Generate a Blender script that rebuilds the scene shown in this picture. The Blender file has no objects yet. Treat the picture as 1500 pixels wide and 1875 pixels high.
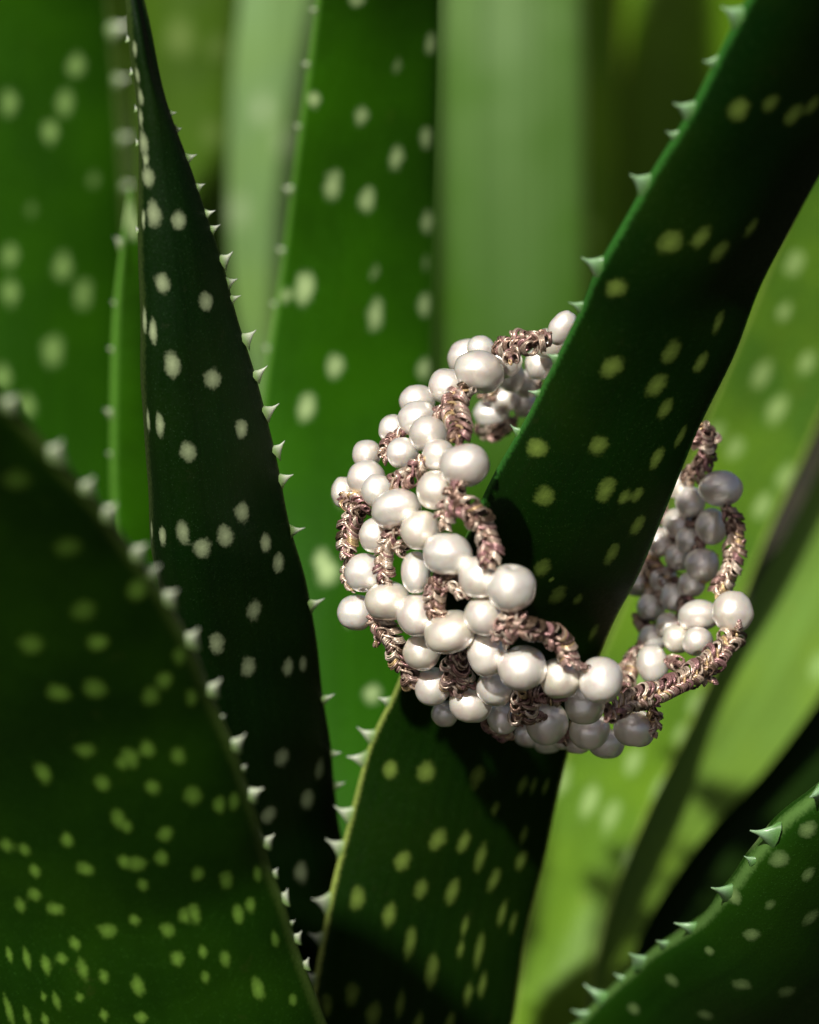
import bpy, math, random
import numpy as np
from mathutils import Vector, Matrix, Quaternion

# 1 Blender unit = 1 cm.  Working frame: x right, y up, z towards the camera, origin at the
# ring; the whole place is then tipped by the camera pitch so that world Z is up.
scene = bpy.context.scene
scene.unit_settings.system = 'METRIC'
scene.unit_settings.scale_length = 0.01
PITCH = math.radians(25)
CD = 30.0            # camera distance
PXCM = 300.0         # photograph pixels per cm in the plane of the ring
GROUND = 5.4
RX = np.array([1.0, 0, 0])
RY = np.array([0, math.sin(PITCH), math.cos(PITCH)])
RZ = np.array([0, -math.cos(PITCH), math.sin(PITCH)])
ROT = np.stack([RX, RY, RZ], axis=0)
OFF = np.array([0, 0, GROUND])


def W(p):
    """working frame -> world"""
    return np.asarray(p, float) @ ROT + OFF


def D(v):
    return np.asarray(v, float) @ ROT


def P(px, py, z):
    k = (CD - z) / CD / PXCM
    return np.array([(px - 750.0) * k, (937.5 - py) * k, z])


def PROJ(p):
    p = np.asarray(p)
    k = PXCM * CD / (CD - p[..., 2])
    return np.stack([750 + p[..., 0] * k, 937.5 - p[..., 1] * k], -1)


# ---------------------------------------------------------------- camera
cam_d = bpy.data.cameras.new('camera')
cam = bpy.data.objects.new('camera', cam_d)
scene.collection.objects.link(cam)
scene.camera = cam
cam_d.sensor_fit = 'VERTICAL'
cam_d.sensor_height = 24
cam_d.lens = 24 * CD / (1875 / PXCM)
cam_d.clip_start = 0.5
cam_d.clip_end = 5000
m3 = Matrix(ROT.T.tolist())
cam.matrix_world = Matrix.Translation(Vector(W([0, 0, CD]))) @ m3.to_4x4()
cam_d.dof.use_dof = True
cam_d.dof.focus_distance = CD - 0.5
cam_d.dof.aperture_fstop = 0.19
cam_d.dof.aperture_blades = 0

# ---------------------------------------------------------------- sky and sun
SUN = np.array([-0.30, 0.48, 0.825])
SUN = SUN / np.linalg.norm(SUN)
sw = Vector(D(SUN))
world = bpy.data.worlds.new('World')
scene.world = world
world.use_nodes = True
wn = world.node_tree
sky = wn.nodes.new('ShaderNodeTexSky')
sky.sky_type = 'NISHITA'
sky.sun_disc = False
sky.ozone_density = 0.0
sky.air_density = 0.6
sky.dust_density = 4.0
sky.sun_elevation = math.asin(sw.z)
sky.sun_rotation = math.atan2(sw.x, sw.y)
bg = wn.nodes['Background']
bg.inputs['Strength'].default_value = 0.05
wn.links.new(sky.outputs[0], bg.inputs['Color'])
sun_d = bpy.data.lights.new('sun', 'SUN')
sun_d.energy = 4.6
sun_d.angle = math.radians(1.8)
sun_d.color = (1.0, 0.97, 0.92)
sun = bpy.data.objects.new('sun', sun_d)
scene.collection.objects.link(sun)
sun.location = Vector(W(SUN * 60))
sun.rotation_euler = sw.to_track_quat('Z', 'Y').to_euler()
scene.view_settings.view_transform = 'Standard'
scene.view_settings.look = 'None'
scene.view_settings.gamma = 1
scene.view_settings.exposure = 0.25
scene.cycles.use_denoising = True
scene.cycles.max_bounces = 8
scene.cycles.diffuse_bounces = 4
scene.cycles.glossy_bounces = 4
scene.cycles.transmission_bounces = 4
scene.cycles.sample_clamp_indirect = 4

rng = np.random.default_rng(7)
random.seed(7)


# ---------------------------------------------------------------- node helpers
class NT:
    def __init__(self, name):
        self.m = bpy.data.materials.new(name)
        self.m.use_nodes = True
        self.t = self.m.node_tree
        self.b = self.t.nodes['Principled BSDF']

    def n(self, kind, **kw):
        nd = self.t.nodes.new(kind)
        for k, v in kw.items():
            if k in nd.inputs:
                nd.inputs[k].default_value = v
            else:
                setattr(nd, k, v)
        return nd

    def l(self, a, b):
        self.t.links.new(a, b)

    def math(self, op, a, b=None, clamp=False):
        nd = self.t.nodes.new('ShaderNodeMath')
        nd.operation = op
        nd.use_clamp = clamp
        for i, v in enumerate((a, b)):
            if v is None:
                continue
            if isinstance(v, (int, float)):
                nd.inputs[i].default_value = v
            else:
                self.l(v, nd.inputs[i])
        return nd.outputs[0]

    def smooth(self, v, lo, hi, o0=0.0, o1=1.0):
        nd = self.t.nodes.new('ShaderNodeMapRange')
        nd.interpolation_type = 'SMOOTHSTEP'
        nd.inputs['From Min'].default_value = lo
        nd.inputs['From Max'].default_value = hi
        nd.inputs['To Min'].default_value = o0
        nd.inputs['To Max'].default_value = o1
        self.l(v, nd.inputs['Value'])
        return nd.outputs[0]

    def mix(self, fac, a, b, mode='MIX'):
        nd = self.t.nodes.new('ShaderNodeMix')
        nd.data_type = 'RGBA'
        nd.blend_type = mode
        for s, v in ((nd.inputs[0], fac), (nd.inputs[6], a), (nd.inputs[7], b)):
            if isinstance(v, (int, float)):
                s.default_value = v
            elif isinstance(v, tuple):
                s.default_value = (*v, 1.0) if len(v) == 3 else v
            else:
                self.l(v, s)
        return nd.outputs[2]

    def attr(self, name):
        nd = self.t.nodes.new('ShaderNodeAttribute')
        nd.attribute_name = name
        return nd


def leaf_material(name, col, tip_col, spot_col, edge_col, rough=0.42, spec=0.3, sss=0.0, spot_soft=0.33, edge_w=0.03, edge_tip=0.8, lit_rim_col=None):
    """fleshy leaf skin: colour runs from leaf base to tip, pale oval spots, pale horny margin"""
    T = NT(name)
    col, tip_col = tuple(x * 0.77 for x in col), tuple(x * 0.77 for x in tip_col)
    spot_col, edge_col = tuple(x * 0.9 for x in spot_col), tuple(x * 0.9 for x in edge_col)
    geo = T.n('ShaderNodeTexCoord')
    lu = T.attr('along').outputs['Fac']
    lv = T.attr('across').outputs['Fac']
    comb = T.n('ShaderNodeCombineXYZ')
    T.l(T.math('MULTIPLY', lu, 0.45), comb.inputs[0])
    T.l(T.math('MULTIPLY', lv, 14.0), comb.inputs[1])
    streak = T.n('ShaderNodeTexNoise', Scale=1.6, Detail=3.0)
    T.l(comb.outputs[0], streak.inputs['Vector'])
    mott = T.n('ShaderNodeTexNoise', Scale=1.3, Detail=4.0)
    T.l(geo.outputs['Object'], mott.inputs['Vector'])
    grain = T.n('ShaderNodeTexNoise', Scale=46.0, Detail=2.0)
    T.l(geo.outputs['Object'], grain.inputs['Vector'])
    cells = T.n('ShaderNodeTexVoronoi', Scale=70.0)
    T.l(geo.outputs['Object'], cells.inputs['Vector'])
    c = T.mix(T.smooth(lu, 0.0, 1.0), col, tip_col)
    c = T.mix(T.smooth(streak.outputs[0], 0.3, 0.7, 0.0, 0.55), c, tuple(x * 0.55 for x in col))
    c = T.mix(T.smooth(mott.outputs[0], 0.35, 0.75, 0.0, 0.6), c, (col[0] * 1.2 + .002, col[1] * 1.15, col[2] * 0.8))
    sel = T.smooth(T.math('MULTIPLY', cells.outputs['Color'], 1.0), 0.45, 0.8, 0.0, 0.55)
    c = T.mix(T.math('MULTIPLY', T.smooth(cells.outputs['Distance'], 0.05, 0.34, 1.0, 0.0), sel), c, tuple(min(1, x * 3.5 + 0.016) for x in col))  # pale specks put the skin's fine sparkle into the colour
    scar = T.n('ShaderNodeTexNoise', Scale=5.0, Detail=6.0, Roughness=0.75)
    T.l(geo.outputs['Object'], scar.inputs['Vector'])
    c = T.mix(T.smooth(scar.outputs[0], 0.62, 0.72, 0.0, 0.35), c, (col[0] * 2 + 0.012, col[1] * 0.8 + 0.010, col[2] + 0.006))
    # margin; the second colour paints a sunlit rim towards the tip
    ed = T.attr('edge').outputs['Fac']
    edn = T.math('ADD', ed, T.smooth(grain.outputs[0], 0.3, 0.7, -0.004, 0.004))
    ef = T.smooth(edn, 0.0, edge_w * 1.25, 1.0, 0.0)
    c = T.mix(T.math('MULTIPLY', ef, T.smooth(lu, 0.2, 0.62, 0.9, edge_tip)), c, edge_col if lit_rim_col is None else T.mix(T.smooth(lu, 0.35, 0.5), edge_col, lit_rim_col))
    # spots
    sd = T.attr('spot').outputs['Fac']
    irr = T.n('ShaderNodeTexNoise', Scale=11.0, Detail=2.0)
    T.l(geo.outputs['Object'], irr.inputs['Vector'])
    sdn = T.math('ADD', sd, T.smooth(grain.outputs[0], 0.25, 0.75, -0.10, 0.10))
    sdn = T.math('ADD', sdn, T.smooth(irr.outputs[0], 0.25, 0.75, -0.17, 0.17))
    sf = T.smooth(sdn, 1.0 - spot_soft, 1.0 + spot_soft, 1.0, 0.0)
    sf = T.math('MULTIPLY', sf, T.attr('spot_strength').outputs['Fac'])
    sc = T.mix(T.smooth(sd, 0.0, 0.9), spot_col, tuple(a * 0.6 + b * 0.4 for a, b in zip(spot_col, col)))
    c = T.mix(sf, c, sc)
    T.l(c, T.b.inputs['Base Color'])
    rr = T.smooth(grain.outputs[0], 0.3, 0.7, rough - 0.08, rough + 0.12)
    T.l(rr, T.b.inputs['Roughness'])
    T.b.inputs['Specular IOR Level'].default_value = spec * 0.5
    if sss:
        T.b.inputs['Subsurface Weight'].default_value = sss
        T.b.inputs['Subsurface Radius'].default_value = (0.5, 1.0, 0.15)
        T.b.inputs['Subsurface Scale'].default_value = 0.12
    h = T.math('ADD', T.math('MULTIPLY', cells.outputs['Distance'], -0.5), T.math('MULTIPLY', grain.outputs[0], 0.8))
    h = T.math('ADD', h, T.math('MULTIPLY', sf, 0.7))
    h = T.math('ADD', h, T.math('MULTIPLY', streak.outputs[0], 0.8))
    bump = T.n('ShaderNodeBump', Strength=0.22, Distance=0.006)
    T.l(h, bump.inputs['Height'])
    T.l(bump.outputs[0], T.b.inputs['Normal'])
    return T.m


def spine_material(name, base, tip):
    T = NT(name)
    al = T.attr('along').outputs['Fac']
    c = T.mix(T.smooth(al, 0.05, 0.6), base, tip)
    c = T.mix(T.smooth(al, 0.9, 1.0), c, tuple(x * .6 for x in tip))
    T.l(c, T.b.inputs['Base Color'])
    T.b.inputs['Roughness'].default_value = 0.35
    T.b.inputs['Subsurface Weight'].default_value = 0.5
    T.b.inputs['Subsurface Radius'].default_value = (1.0, 1.0, 0.6)
    T.b.inputs['Subsurface Scale'].default_value = 0.05
    return T.m


def pearl_material():
    T = NT('nacre')
    oi = T.n('ShaderNodeObjectInfo')
    tc = T.n('ShaderNodeTexCoord')
    ramp = T.n('ShaderNodeValToRGB')
    e = ramp.color_ramp.elements
    e[0].position, e[0].color = 0.0, (0.84, 0.79, 0.68, 1)
    e[1].position, e[1].color = 1.0, (0.79, 0.72, 0.56, 1)
    for pos, c in ((0.3, (0.81, 0.73, 0.62, 1)), (0.6, (0.86, 0.82, 0.72, 1)), (0.8, (0.81, 0.73, 0.60, 1))):
        x = e.new(pos)
        x.color = c
    T.l(oi.outputs['Random'], ramp.inputs[0])
    n1 = T.n('ShaderNodeTexNoise', Scale=2.2, Detail=2.0)
    n1.noise_dimensions = '4D'
    T.l(tc.outputs['Object'], n1.inputs['Vector'])
    T.l(T.math('MULTIPLY', oi.outputs['Random'], 37.0), n1.inputs['W'])
    # nacre overtones
    c = T.mix(T.smooth(n1.outputs[0], 0.45, 0.75, 0.0, 0.5), ramp.outputs[0], (0.68, 0.50, 0.45))
    c = T.mix(T.smooth(n1.outputs[0], 0.25, 0.45, 0.35, 0.0), c, (0.54, 0.60, 0.43))
    lw = T.n('ShaderNodeLayerWeight', Blend=0.4)
    T.l(c, T.b.inputs['Base Color'])
    n2 = T.n('ShaderNodeTexNoise', Scale=5.0, Detail=3.0, Distortion=1.5)
    n2.noise_dimensions = '4D'
    T.l(tc.outputs['Object'], n2.inputs['Vector'])
    T.l(T.math('MULTIPLY', oi.outputs['Random'], 91.0), n2.inputs['W'])
    bump = T.n('ShaderNodeBump', Strength=0.16, Distance=0.010)
    T.l(n2.outputs[0], bump.inputs['Height'])
    T.l(bump.outputs[0], T.b.inputs['Normal'])
    T.b.inputs['Roughness'].default_value = 0.22
    T.b.inputs['IOR'].default_value = 1.6
    T.b.inputs['Subsurface Weight'].default_value = 0.4
    T.b.inputs['Subsurface Radius'].default_value = (1.0, 0.72, 0.36)
    T.b.inputs['Subsurface Scale'].default_value = 0.07
    # the layered nacre throws back a broad white sheen on top of the cream body
    gl = T.n('ShaderNodeBsdfGlossy', Roughness=0.41)
    tint = T.mix(T.smooth(n1.outputs[0], 0.3, 0.7), (0.95, 0.97, 0.91), (0.99, 0.93, 0.91))
    T.l(tint, gl.inputs['Color'])
    T.l(bump.outputs[0], gl.inputs['Normal'])
    T.b.inputs['Coat Weight'].default_value = 1.0
    T.b.inputs['Coat IOR'].default_value = 1.8
    T.b.inputs['Coat Roughness'].default_value = 0.08
    mx = T.n('ShaderNodeMixShader', Fac=0.44)
    T.l(T.b.outputs[0], mx.inputs[1])
    T.l(gl.outputs[0], mx.inputs[2])
    T.l(mx.outputs[0], T.t.nodes['Material Output'].inputs['Surface'])
    return T.m


def cord_material():
    T = NT('lurex_cord')
    a = T.attr('col')
    tc = T.n('ShaderNodeTexCoord')
    n = T.n('ShaderNodeTexNoise', Scale=90.0, Detail=1.0)
    T.l(tc.outputs['Object'], n.inputs['Vector'])
    c = T.mix(T.smooth(n.outputs[0], 0.35, 0.65, 0.0, 0.5), a.outputs['Color'], T.mix(1.0, a.outputs['Color'], (0.45, 0.36, 0.33), 'MULTIPLY'))
    T.l(c, T.b.inputs['Base Color'])
    T.b.inputs['Metallic'].default_value = 0.5
    T.b.inputs['Roughness'].default_value = 0.3
    bump = T.n('ShaderNodeBump', Strength=0.4, Distance=0.006)
    T.l(n.outputs[0], bump.inputs['Height'])
    T.l(bump.outputs[0], T.b.inputs['Normal'])
    return T.m


def soil_material():
    T = NT('soil')
    tc = T.n('ShaderNodeTexCoord')
    n = T.n('ShaderNodeTexNoise', Scale=1.7, Detail=8.0, Roughness=0.7)
    T.l(tc.outputs['Object'], n.inputs['Vector'])
    v = T.n('ShaderNodeTexVoronoi', Scale=2.3)
    T.l(tc.outputs['Object'], v.inputs['Vector'])
    c = T.mix(T.smooth(n.outputs[0], 0.3, 0.7), (0.012, 0.011, 0.004), (0.045, 0.038, 0.016))
    T.l(c, T.b.inputs['Base Color'])
    T.b.inputs['Roughness'].default_value = 0.9
    bump = T.n('ShaderNodeBump', Strength=0.8, Distance=0.25)
    T.l(T.math('ADD', n.outputs[0], v.outputs['Distance']), bump.inputs['Height'])
    T.l(bump.outputs[0], T.b.inputs['Normal'])
    return T.m


# ---------------------------------------------------------------- object helpers
def link(o):
    scene.collection.objects.link(o)
    return o


def empty(name, loc_world, label=None, cat=None, group=None):
    o = link(bpy.data.objects.new(name, None))
    o.location = Vector(loc_world)
    o.empty_display_size = 0.3
    if label:
        o['label'] = label
    if cat:
        o['category'] = cat
    if group:
        o['group'] = group
    return o


def origin_of(o):
    v = np.zeros(3)
    while o is not None:
        v += np.array(o.location)
        o = o.parent
    return v


def make_mesh(name, verts, faces, mat, smooth=True, attrs=None, cols=None):
    me = bpy.data.meshes.new(name)
    me.from_pydata(np.asarray(verts).tolist(), [], faces if isinstance(faces, list) else faces.tolist())
    me.materials.append(mat)
    if smooth:
        me.polygons.foreach_set('use_smooth', [True] * len(me.polygons))
    for k, v in (attrs or {}).items():
        a = me.attributes.new(k, 'FLOAT', 'POINT')
        a.data.foreach_set('value', np.asarray(v, dtype=np.float32))
    if cols is not None:
        a = me.attributes.new('col', 'FLOAT_COLOR', 'POINT')
        c4 = np.ones((len(cols), 4), dtype=np.float32)
        c4[:, :3] = cols
        a.data.foreach_set('color', c4.ravel())
    me.update()
    return me


def place(name, verts, faces, mat, parent, origin, **kw):
    """verts in world space; origin in world space"""
    me = make_mesh(name, np.asarray(verts) - origin, faces, mat, **kw)
    o = link(bpy.data.objects.new(name, me))
    po = origin_of(parent) if parent else np.zeros(3)
    o.parent = parent
    o.location = Vector(origin - po)
    return o


def catmull(rows, n):
    rows = np.asarray(rows, float)
    a = np.vstack([2 * rows[0] - rows[1], rows, 2 * rows[-1] - rows[-2]])
    seg = np.linalg.norm(np.diff((rows[:, :3] + rows[:, 3:6]) / 2 if rows.shape[1] >= 6 else rows, axis=0), axis=1)
    cum = np.concatenate([[0], np.cumsum(seg)])
    out = []
    for s in np.linspace(0, cum[-1], n):
        i = min(len(seg) - 1, max(0, np.searchsorted(cum, s, side='right') - 1))
        t = (s - cum[i]) / max(seg[i], 1e-9)
        p0, p1, p2, p3 = a[i], a[i + 1], a[i + 2], a[i + 3]
        out.append(0.5 * (2 * p1 + (p2 - p0) * t + (2 * p0 - 5 * p1 + 4 * p2 - p3) * t * t + (3 * p1 - p0 - 3 * p2 + p3) * t ** 3))
    return np.array(out)


def norm(v):
    v = np.asarray(v, float)
    return v / np.maximum(np.linalg.norm(v, axis=-1, keepdims=True), 1e-9)


# ---------------------------------------------------------------- spines (marginal teeth)
SPINE = spine_material('spine_horn', (0.15, 0.24, 0.07), (0.40, 0.44, 0.32))
SPINE_GREEN = spine_material('spine_green', (0.08, 0.19, 0.045), (0.22, 0.36, 0.19))


def spine_mesh(hook, seed, mat):
    r = np.random.default_rng(seed)
    nr, ns = 6, 8
    vs, al = [], []
    for i in range(nr):
        t = i / (nr - 1)
        w = 0.62 * (1 - t) ** 2.0 + 0.07 * (1 - t) + 0.03      # along the margin
        th = 0.26 * (1 - t) ** 1.4 + 0.03                       # thickness
        cx = hook * t * t
        for k in range(ns):
            a = 2 * math.pi * k / ns
            vs.append((cx + w * math.cos(a) * (1 + r.normal(0, .04)), -0.14 + 1.14 * t, th * math.sin(a)))
            al.append(t)
    vs.append((hook * 1.02, 1.02, 0))
    al.append(1)
    fs = []
    for i in range(nr - 1):
        for k in range(ns):
            k2 = (k + 1) % ns
            fs.append((i * ns + k, i * ns + k2, (i + 1) * ns + k2, (i + 1) * ns + k))
    top = (nr - 1) * ns
    for k in range(ns):
        fs.append((top + k, top + (k + 1) % ns, top + ns))
    return make_mesh('spine', vs, fs, mat, attrs={'along': al})


SPINES = [spine_mesh(h, i, SPINE) for i, h in enumerate((0.05, 0.14, 0.22, 0.3, 0.1))]
SPINES_GREEN = [spine_mesh(h, i + 9, SPINE_GREEN) for i, h in enumerate((0.05, 0.14, 0.22, 0.3, 0.1))]


# ---------------------------------------------------------------- leaves
def leaf(parent, rows, mat, bulge=0.16, peak=0.5, thick=0.22, m=150, spots=(), nrand=40, spot_size=(0.055, 0.085),
         spines_L=(), spines_R=(), auto=None, auto_size=0.10, keel=0.0, label=None, rad_pow=0.62, seed=1, wave=0.0, lean0=0.0, green_above=-999):
    """rows: base -> tip, each (Lx, Ly, Lz, Rx, Ry, Rz) with photo pixels and depth in cm"""
    r = np.random.default_rng(seed)
    pts = np.array([np.concatenate([P(*q[:3]), P(*q[3:6])]) for q in rows])
    S = catmull(pts, m)
    L, R = S[:, :3], S[:, 3:6]
    if wave:
        tt = np.linspace(0, 1, m)
        for E, ph in ((L, 0.0), (R, 2.0)):
            E += np.outer(wave * (np.sin(tt * 47 + ph) + .6 * np.sin(tt * 83 + ph * 3)), [1, .3, 1])
    C = R - L
    cw = np.linalg.norm(C, axis=1)
    Tn = norm(np.gradient((L + R) / 2, axis=0))
    N = np.cross(C, Tn)
    N = norm(N)
    flip = np.sign(N[:, 2:3])
    flip[flip == 0] = 1
    N = N * flip
    nf = int(np.clip(cw.max() * PXCM / 7, 34, 120))
    nb = 20
    th = np.linspace(0, np.pi, nf)
    sf = 0.5 - 0.5 * np.cos(th)
    pk = math.log(0.5) / math.log(peak)
    q = sf ** pk
    prof = np.clip(1 - (2 * q - 1) ** 2, 0, 1) ** rad_pow
    kl = np.exp(-((sf - peak) / 0.10) ** 2) * keel
    thb = np.linspace(np.pi, 0, nb)[1:-1]
    sb = 0.5 - 0.5 * np.cos(thb)
    pb = np.clip(1 - (2 * sb - 1) ** 2, 0, 1) ** 0.5
    ring_s = np.concatenate([sf, sb])
    ring_h = np.concatenate([bulge * prof + kl, bulge * pb * 0.3 - thick * pb])
    # the very edge has a rounded lip of its own
    V = L[:, None, :] + C[:, None, :] * ring_s[None, :, None] + N[:, None, :] * (ring_h[None, :, None] * cw[:, None, None])
    nc = V.shape[1]
    # slow unevenness of the flesh
    ang = r.uniform(0, 6.28, 6)
    tt = np.linspace(0, 1, m)[:, None]
    un = 0.012 * np.sin(tt * 17 + ang[0] + ring_s[None] * 3) + 0.010 * np.sin(tt * 31 + ang[1] - ring_s[None] * 5)
    V += N[:, None, :] * (un * (4 * ring_s * (1 - ring_s))[None])[:, :, None]
    front = np.zeros((m, nc), bool)
    front[:, :nf] = True
    edge = np.minimum(ring_s, 1 - ring_s)[None, :] * cw[:, None]
    along = np.repeat(np.linspace(0, 1, m)[:, None], nc, 1)
    across = np.repeat(ring_s[None], m, 0)
    # spots in the leaf's own surface metric
    spot = np.full((m, nc), 9.0)
    stren = np.ones((m, nc))
    px = PROJ(V[:, :nf])
    Cn = norm(C)

    def add_spot(i, j, rc, rl, is_front, s=1.0):
        c = V[i, j]
        d = V - c
        dl = d @ Tn[i]
        dc = np.linalg.norm(d - dl[..., None] * Tn[i], axis=-1)
        e = np.sqrt((dl / rl) ** 2 + (dc / rc) ** 2)
        e[front != is_front] = 9
        better = e < spot
        spot[better] = e[better]
        near = better & (e < 1.6)
        stren[near] = s
    taken = []
    for sp in spots:
        x, y = sp[0], sp[1]
        rc = (sp[2] if len(sp) > 2 else 17) / PXCM
        rl = (sp[3] if len(sp) > 3 else (sp[2] if len(sp) > 2 else 17) * 1.5) / PXCM
        s = sp[4] if len(sp) > 4 else r.uniform(0.75, 1.0)
        dd = (px[..., 0] - x) ** 2 + (px[..., 1] - y) ** 2
        i, j = np.unravel_index(np.argmin(dd), dd.shape)
        if dd[i, j] > 900:
            continue
        f = 0.93
        add_spot(i, j, rc * f, rl * f, True, s)
        taken.append((i, j))
    for k in range(nrand):
        i = r.integers(int(m * .05), int(m * .97))
        if k % 2 == 0:
            j = r.integers(2, nf - 2)
            x, y = px[i, j]
            if len(spots) and -30 < x < 1530 and -30 < y < 1905:
                continue
            fr = True
        else:
            j = nf + r.integers(1, nb - 3)
            fr = False
        rc = r.uniform(*spot_size)
        add_spot(i, j, rc, rc * r.uniform(1.3, 1.9), fr, r.uniform(.6, 1))
    base = (V[0].mean(0))
    faces = []
    for i in range(m - 1):
        for j in range(nc):
            j2 = (j + 1) % nc
            faces.append((i * nc + j, i * nc + j2, (i + 1) * nc + j2, (i + 1) * nc + j))
    faces.append(tuple(range(nc))[::-1])
    faces.append(tuple((m - 1) * nc + j for j in range(nc)))
    ob = place('leaf', W(V.reshape(-1, 3)), faces, mat, parent, W(base),
               attrs={'spot': spot.ravel(), 'spot_strength': stren.ravel(), 'edge': edge.ravel(), 'along': along.ravel(), 'across': across.ravel()})
    # make normals consistent
    import bmesh
    bm = bmesh.new()
    bm.from_mesh(ob.data)
    bmesh.ops.recalc_face_normals(bm, faces=bm.faces)
    bm.to_mesh(ob.data)
    bm.free()
    if label:
        ob['label'] = label

    def put_spine(i, side, length, lean, green=False):
        E = L if side == 'L' else R
        out = -Cn[i] if side == 'L' else Cn[i]
        up = Tn[i]
        o = norm(out + up * lean + N[i] * r.normal(0, .12))
        x = norm(up - o * (up @ o))
        z = np.cross(x, o)
        so = link(bpy.data.objects.new('spine', (SPINES_GREEN if green else SPINES)[r.integers(len(SPINES))]))
        so.parent = ob
        M = Matrix(np.stack([D(x), D(o), D(z)], 1).tolist()).to_4x4()
        loc = W(E[i]) - W(base)
        sc = length * np.array([r.uniform(.85, 1.15), 1.0, r.uniform(.85, 1.15)])
        so.matrix_local = Matrix.Translation(Vector(loc)) @ M @ Matrix.Diagonal(Vector((*sc, 1)))
    for side, lst in (('L', spines_L), ('R', spines_R)):
        E = PROJ(L if side == 'L' else R)
        for s in lst:
            dd = (E[:, 0] - s[0]) ** 2 + (E[:, 1] - s[1]) ** 2
            i = int(np.argmin(dd))
            ln = (s[2] if len(s) > 2 else 36) / PXCM
            put_spine(i, side, ln * 0.74, (s[3] if len(s) > 3 else r.uniform(0.1, .35)) + lean0 + r.normal(0, .1), green=s[1] < green_above)
    if auto:
        for side in auto:
            E = L if side == 'L' else R
            arc = np.concatenate([[0], np.cumsum(np.linalg.norm(np.diff(E, axis=0), axis=1))])
            s = 0.4
            while s < arc[-1] - 0.15:
                i = int(np.searchsorted(arc, s))
                x, y = PROJ(E[min(i, m - 1)])
                if -60 < x < 1560 and -60 < y < 1935:
                    put_spine(min(i, m - 1), side, auto_size * r.uniform(.55, 1.15), r.uniform(.1, .35))
                s += r.uniform(.28, .5)
    return ob


# ---------------------------------------------------------------- ground
SOIL = soil_material()
gn = 60
xs = np.concatenate([[-900, -300, -100], np.linspace(-40, 40, gn), [100, 300, 900]])
ys = np.concatenate([[-900, -300, -100], np.linspace(-40, 60, gn), [120, 300, 900]])
gx, gy = np.meshgrid(xs, ys, indexing='ij')
gz = 0.25 * np.sin(gx * .9 + 1.3 * np.sin(gy * .6)) * np.cos(gy * .8) + rng.normal(0, .07, gx.shape)
gv = np.stack([gx, gy, gz - 0.1], -1).reshape(-1, 3)
ny = len(ys)
gf = [(i * ny + j, (i + 1) * ny + j, (i + 1) * ny + j + 1, i * ny + j + 1) for i in range(len(xs) - 1) for j in range(ny - 1)]
g = place('ground', gv, gf, SOIL, None, np.zeros(3))
g['kind'] = 'structure'
g['label'] = 'dark brown soil under the aloe plants'

# ---------------------------------------------------------------- aloe plants
M_main = leaf_material('leaf_deep_green', (0.005, 0.022, 0.0008), (0.0014, 0.014, 0.0007), (0.14, 0.21, 0.035), (0.30, 0.38, 0.08), spec=.14, edge_w=0.02, edge_tip=0.75, lit_rim_col=(0.03, 0.13, 0.018))
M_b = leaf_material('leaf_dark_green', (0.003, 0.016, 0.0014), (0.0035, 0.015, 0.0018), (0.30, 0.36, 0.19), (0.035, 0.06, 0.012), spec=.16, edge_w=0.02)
M_d = leaf_material('leaf_black_green', (0.010, 0.046, 0.0012), (0.003, 0.013, 0.0006), (0.14, 0.27, 0.035), (0.07, 0.12, 0.02), spec=.14, edge_w=0.035)  # near-black tip puts the unlit upper part into the colour
M_mid = leaf_material('leaf_fresh_green', (0.022, 0.108, 0.0012), (0.014, 0.048, 0.0012), (0.42, 0.55, 0.24), (0.10, 0.25, 0.03), spec=.15)  # brighter base puts the sunlit lower part into the colour
M_e = leaf_material('leaf_mid_green', (0.017, 0.080, 0.0008), (0.011, 0.045, 0.0006), (0.24, 0.38, 0.11), (0.18, 0.3, 0.06), spec=.15)
M_pale = leaf_material('leaf_pale_green', (0.12, 0.22, 0.06), (0.23, 0.37, 0.15), (0.42, 0.50, 0.30), (0.35, 0.45, 0.25), rough=.5, spec=.2)
M_h = leaf_material('leaf_grey_green', (0.03, 0.10, 0.001), (0.24, 0.38, 0.13), (0.3, 0.42, 0.17), (0.08, 0.10, 0.03), rough=.5, spec=.2)
M_olive = leaf_material('leaf_olive', (0.07, 0.17, 0.003), (0.085, 0.16, 0.004), (0.18, 0.19, 0.04), (0.12, 0.11, 0.02), spec=.15)
M_k = leaf_material('leaf_yellow_green', (0.135, 0.265, 0.020), (0.010, 0.085, 0.012), (0.30, 0.43, 0.15), (0.25, 0.35, 0.06), spec=.15)
M_l = leaf_material('leaf_light_green', (0.17, 0.30, 0.03), (0.19, 0.36, 0.075), (0.32, 0.5, 0.16), (0.2, 0.33, 0.05), spec=.15)
M_m = leaf_material('leaf_front_green', (0.009, 0.042, 0.002), (0.013, 0.056, 0.003), (0.16, 0.25, 0.08), (0.09, 0.18, 0.04), spec=.15, edge_w=.025)
M_g2 = leaf_material('leaf_shaded_half', (0.05, 0.12, 0.006), (0.055, 0.10, 0.012), (0.20, 0.27, 0.08), (0.09, 0.14, 0.03), rough=.5, spec=.15)  # shade on the pale leaf's left half, painted on an added leaf
M_n = leaf_material('leaf_shade_deep', (0.006, 0.020, 0.0012), (0.010, 0.030, 0.002), (0.05, 0.09, 0.02), (0.03, 0.06, 0.01), spec=.12)  # shade of the dark gap is put into this leaf colour
M_fill = leaf_material('leaf_shade_green', (0.018, 0.040, 0.002), (0.02, 0.045, 0.003), (0.06, 0.10, 0.02), (0.04, 0.07, 0.01), spec=.12)  # dark tone stands for deep shade between the rear leaves

plant = empty('aloe_plant', W(P(780, 2230, -2.2)), 'front spotted aloe whose long dark leaf carries the pearl ring', 'plant')

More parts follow.
